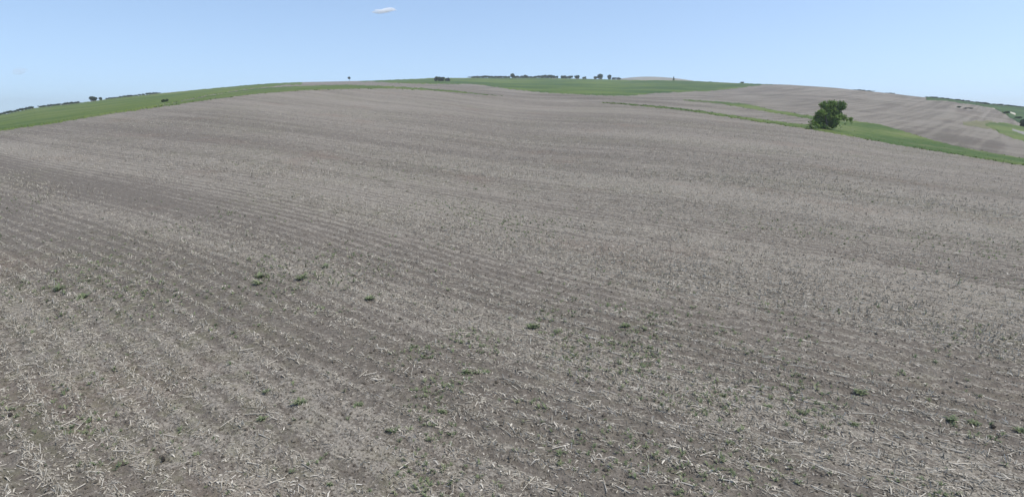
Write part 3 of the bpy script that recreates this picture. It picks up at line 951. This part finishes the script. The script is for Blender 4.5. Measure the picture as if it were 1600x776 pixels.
weed(1520, 660, .8, "right weed of the dark pair near the right edge", GW)
weed(1335, 660, .6, "small weed below the large greyish weed at the right", GW)
weed(1592, 672, .85, "weed cut by the right edge of the view", GW)
weed(1255, 642, .6, "small weed right of the yellow-green one at lower right", GW)
weed(875, 728, .45, "small green sprig at the bottom right of centre", GW)
weed(516, 755, .4, "small green sprig at the very bottom left of centre", GW)
weed(975, 512, 1.0, "lone green weed in the middle right of the field", GW)
weed(832, 508, 1.2, "pale green weed in the middle of the field", GW)
# the countless rest
def seedling_density(x, y):
    u, v = rows(x, y)
    p_ = vnoise(u * .035, v * .09, 61) + vnoise(u * .13, v * .22, 62) + .6 * vnoise(u * .8, v * .8, 63)
    spot = sum(a * np.exp(-((x - cx) ** 2 + (y - cy) ** 2) / w ** 2) for cx, cy, w, a in ((-12, 26, 6, .5), (-2.1, 18.4, 2.6, .6), (9, 16, 4, .35), (2.5, 21, 4, .3), (-20, 26, 4, .4)))
    return np.clip((p_ - 0.2) * 1.2 + spot * (0.4 + 1.5 * np.clip(vnoise(u * .8, v * .8, 63) + .3, 0, 1)), 0.01, 1)
def seedlings(n):
    x, y = scatter(n, 10, 75, power=2.0, dens=seedling_density)
    z = ground_z(x, y); V, F, T, off = [], [], [], 0
    base = [rosette(200 + i, 7, 0.085, .8) for i in range(8)]
    for i in range(n):
        v, f, t_ = base[i % 8]
        s_ = random.uniform(.5, 1.35) * (1 + math.hypot(x[i], y[i]) / 70); a = random.uniform(0, 6.28); c, q = math.cos(a) * s_, math.sin(a) * s_
        V.append(np.stack([v[:, 0] * c - v[:, 1] * q + x[i], v[:, 0] * q + v[:, 1] * c + y[i], v[:, 2] * s_ + z[i]], -1))
        F.append(f + off); off += len(v); T.append(np.clip(t_ + random.uniform(-.3, .3), 0, 1))
    me = np_mesh("weed_seedlings", np.concatenate(V), np.concatenate(F), M_WEED, False, np.concatenate(T))
    tag(obj("weed_seedlings", me), "countless tiny green seedlings sprouting in patches of the stubble", "seedlings", kind="stuff")
seedlings(3900)

# crumbs and small lumps of bare soil
M_CRUMB = mat_tone("soil_crumb", [(0.075, 0.064, 0.05), (0.12, 0.104, 0.081), (0.165, 0.146, 0.116)], 0.95)
def crumbs(n):
    x, y = scatter(n, 9, 42, power=2.0, dens=lambda a, b: 1.05 - litter_density(a, b))
    z = ground_z(x, y)
    base = np.array([(1, 0, 0), (0, 1, 0), (-1, 0, 0), (0, -1, 0), (0, 0, 1), (0, 0, -1)], float)
    sz = np.clip(RNG.lognormal(math.log(.017), .5, n), .008, .07)
    V = base[None] * RNG.uniform(.65, 1.25, (n, 6, 1)) * sz[:, None, None]
    a = RNG.uniform(0, 6.28, n); c, q = np.cos(a)[:, None], np.sin(a)[:, None]
    X, Y = V[..., 0] * c - V[..., 1] * q, V[..., 0] * q + V[..., 1] * c
    V = np.stack([X + x[:, None], Y + y[:, None], V[..., 2] * .8 + (z + sz * .4)[:, None]], -1).reshape(-1, 3)
    F = np.array([(0, 1, 4), (1, 2, 4), (2, 3, 4), (3, 0, 4), (1, 0, 5), (2, 1, 5), (3, 2, 5), (0, 3, 5)])
    F = (np.arange(n)[:, None, None] * 6 + F[None]).reshape(-1, 3)
    me = np_mesh("soil_crumbs", V, F, M_CRUMB, False, np.repeat(RNG.uniform(0, 1, n), 8))
    tag(obj("soil_crumbs", me), "loose brown soil crumbs and small lumps between the straw", "soil crumbs", kind="stuff")
crumbs(28000)

# dark clods
def clod_mesh(seed):
    rr = np.random.default_rng(seed)
    n, m_ = 9, 6
    V = []
    for j in range(m_):
        th = math.pi * j / (m_ - 1)
        for i in range(n):
            ph = 2 * math.pi * i / n
            k_ = rr.uniform(.7, 1.15) if 0 < j < m_ - 1 else 1
            V.append((math.sin(th) * math.cos(ph) * k_ * .5, math.sin(th) * math.sin(ph) * k_ * .5, math.cos(th) * .5 * k_ + .3))
    F = [[j * n + i, (j + 1) * n + i, (j + 1) * n + (i + 1) % n, j * n + (i + 1) % n] for j in range(m_ - 1) for i in range(n)]
    return np_mesh("soil_clod", np.array(V), np.array(F), M_CLOD, False)
C_MESH = [clod_mesh(i) for i in range(4)]
for px, py, s_, sz, lb in ((255, 717, .09, 1.9, "black upright clod at the lower left of the field"), (17, 651, .12, 1.0, "dark clod at the left edge low in the field"),
                       (1552, 665, .13, .9, "dark clod beside a pale stalk near the right edge"), (660, 582, .09, .9, "dark clod left of the centre weed pair"),
                       (447, 735, .06, .9, "small dark clod at the bottom left of centre"), (1448, 684, .08, .8, "small dark clod in the lower right stubble")):
    x_, y_, z_, r = at_px(px, py)
    o = obj("soil_clod", random.choice(C_MESH), loc=(x_, y_, z_ + .01)); o.scale = (s_, s_, s_ * sz); o.rotation_euler = (0, 0, random.uniform(0, 6))
    tag(o, lb, "clod", "dark soil clods on the stubble")

# ------------------------------------------------------------------ clouds
def cloud(px, py, w_px, h_px, dist, dens, label, seed):
    az, te = ray(px, py)
    az = float(az); te = float(te)
    x_, y_, z_ = dist * math.sin(az), dist * math.cos(az), CAM_H + dist * te
    mpp = dist / math.cos(az) / FPX * .95
    m = bpy.data.materials.new("cloud_vapour"); m.use_nodes = True
    nt = m.node_tree; nt.nodes.remove(nt.nodes["Principled BSDF"])
    pv = nt.nodes.new("ShaderNodeVolumePrincipled")
    pv.inputs["Color"].default_value = (1, 1, 1, 1)
    pv.inputs["Density"].default_value = dens
    pv.inputs["Anisotropy"].default_value = 0.0
    nt.links.new(pv.outputs[0], nt.nodes["Material Output"].inputs["Volume"])
    rr = np.random.default_rng(seed)
    n, k_ = 40, 20
    V = []
    for j in range(k_):
        th = math.pi * j / (k_ - 1)
        for i in range(n):
            ph = 2 * math.pi * i / n
            d = np.array([math.sin(th) * math.cos(ph), math.sin(th) * math.sin(ph), math.cos(th)])
            b = 1 + .5 * float(vnoise(d[0] * 2.5 + d[1] * 1.3 + 9, d[2] * 2.2 + d[1] * 2 + seed, seed)) + .3 * float(vnoise(d[0] * 6 + d[1] * 3, d[2] * 5 - d[1] * 4, seed + 1))
            V.append((d[0] * b * w_px / 2 * mpp, d[1] * b * w_px / 6 * mpp, d[2] * b * h_px / 2 * mpp * (1.15 if d[2] > 0 else .8) + d[0] * .08 * w_px * mpp))
    F = [[j * n + i, (j + 1) * n + i, (j + 1) * n + (i + 1) % n, j * n + (i + 1) % n] for j in range(k_ - 1) for i in range(n)]
    o = obj("cloud", np_mesh("cloud", np.array(V), np.array(F), m, True), loc=(x_, y_, z_))
    o.rotation_euler = (0, 0, -az)
    tag(o, label, "cloud")
cloud(602, 17.5, 34, 7, 5000, 0.05, "small flat white cloud high in the sky left of centre", 3)
cloud(30, 112.5, 13, 7, 5000, 0.014, "faint tiny wisp of cloud above the far left skyline", 5)

# ------------------------------------------------------------------ haze
HZ = (4700.0, FLOOR - 1.5, 118.0)
w, z0, z1 = HZ
V = [(-w, -w, z0), (w, -w, z0), (w, w, z0), (-w, w, z0), (-w, -w, z1), (w, -w, z1), (w, w, z1), (-w, w, z1)]
F = [[0, 3, 2, 1], [4, 5, 6, 7], [0, 1, 5, 4], [1, 2, 6, 5], [2, 3, 7, 6], [3, 0, 4, 7]]
mh = bpy.data.materials.new("haze_air"); mh.use_nodes = True
nt = mh.node_tree; nt.nodes.remove(nt.nodes["Principled BSDF"])
pv = nt.nodes.new("ShaderNodeVolumePrincipled")
pv.inputs["Color"].default_value = (0.93, 0.97, 1.0, 1)
pv.inputs["Density"].default_value = 0.00020
pv.inputs["Anisotropy"].default_value = 0.3
nt.links.new(pv.outputs[0], nt.nodes["Material Output"].inputs["Volume"])
o = obj("haze", np_mesh("haze", V, F, mh))
tag(o, "thin bluish summer haze over the whole landscape", "haze", kind="stuff")
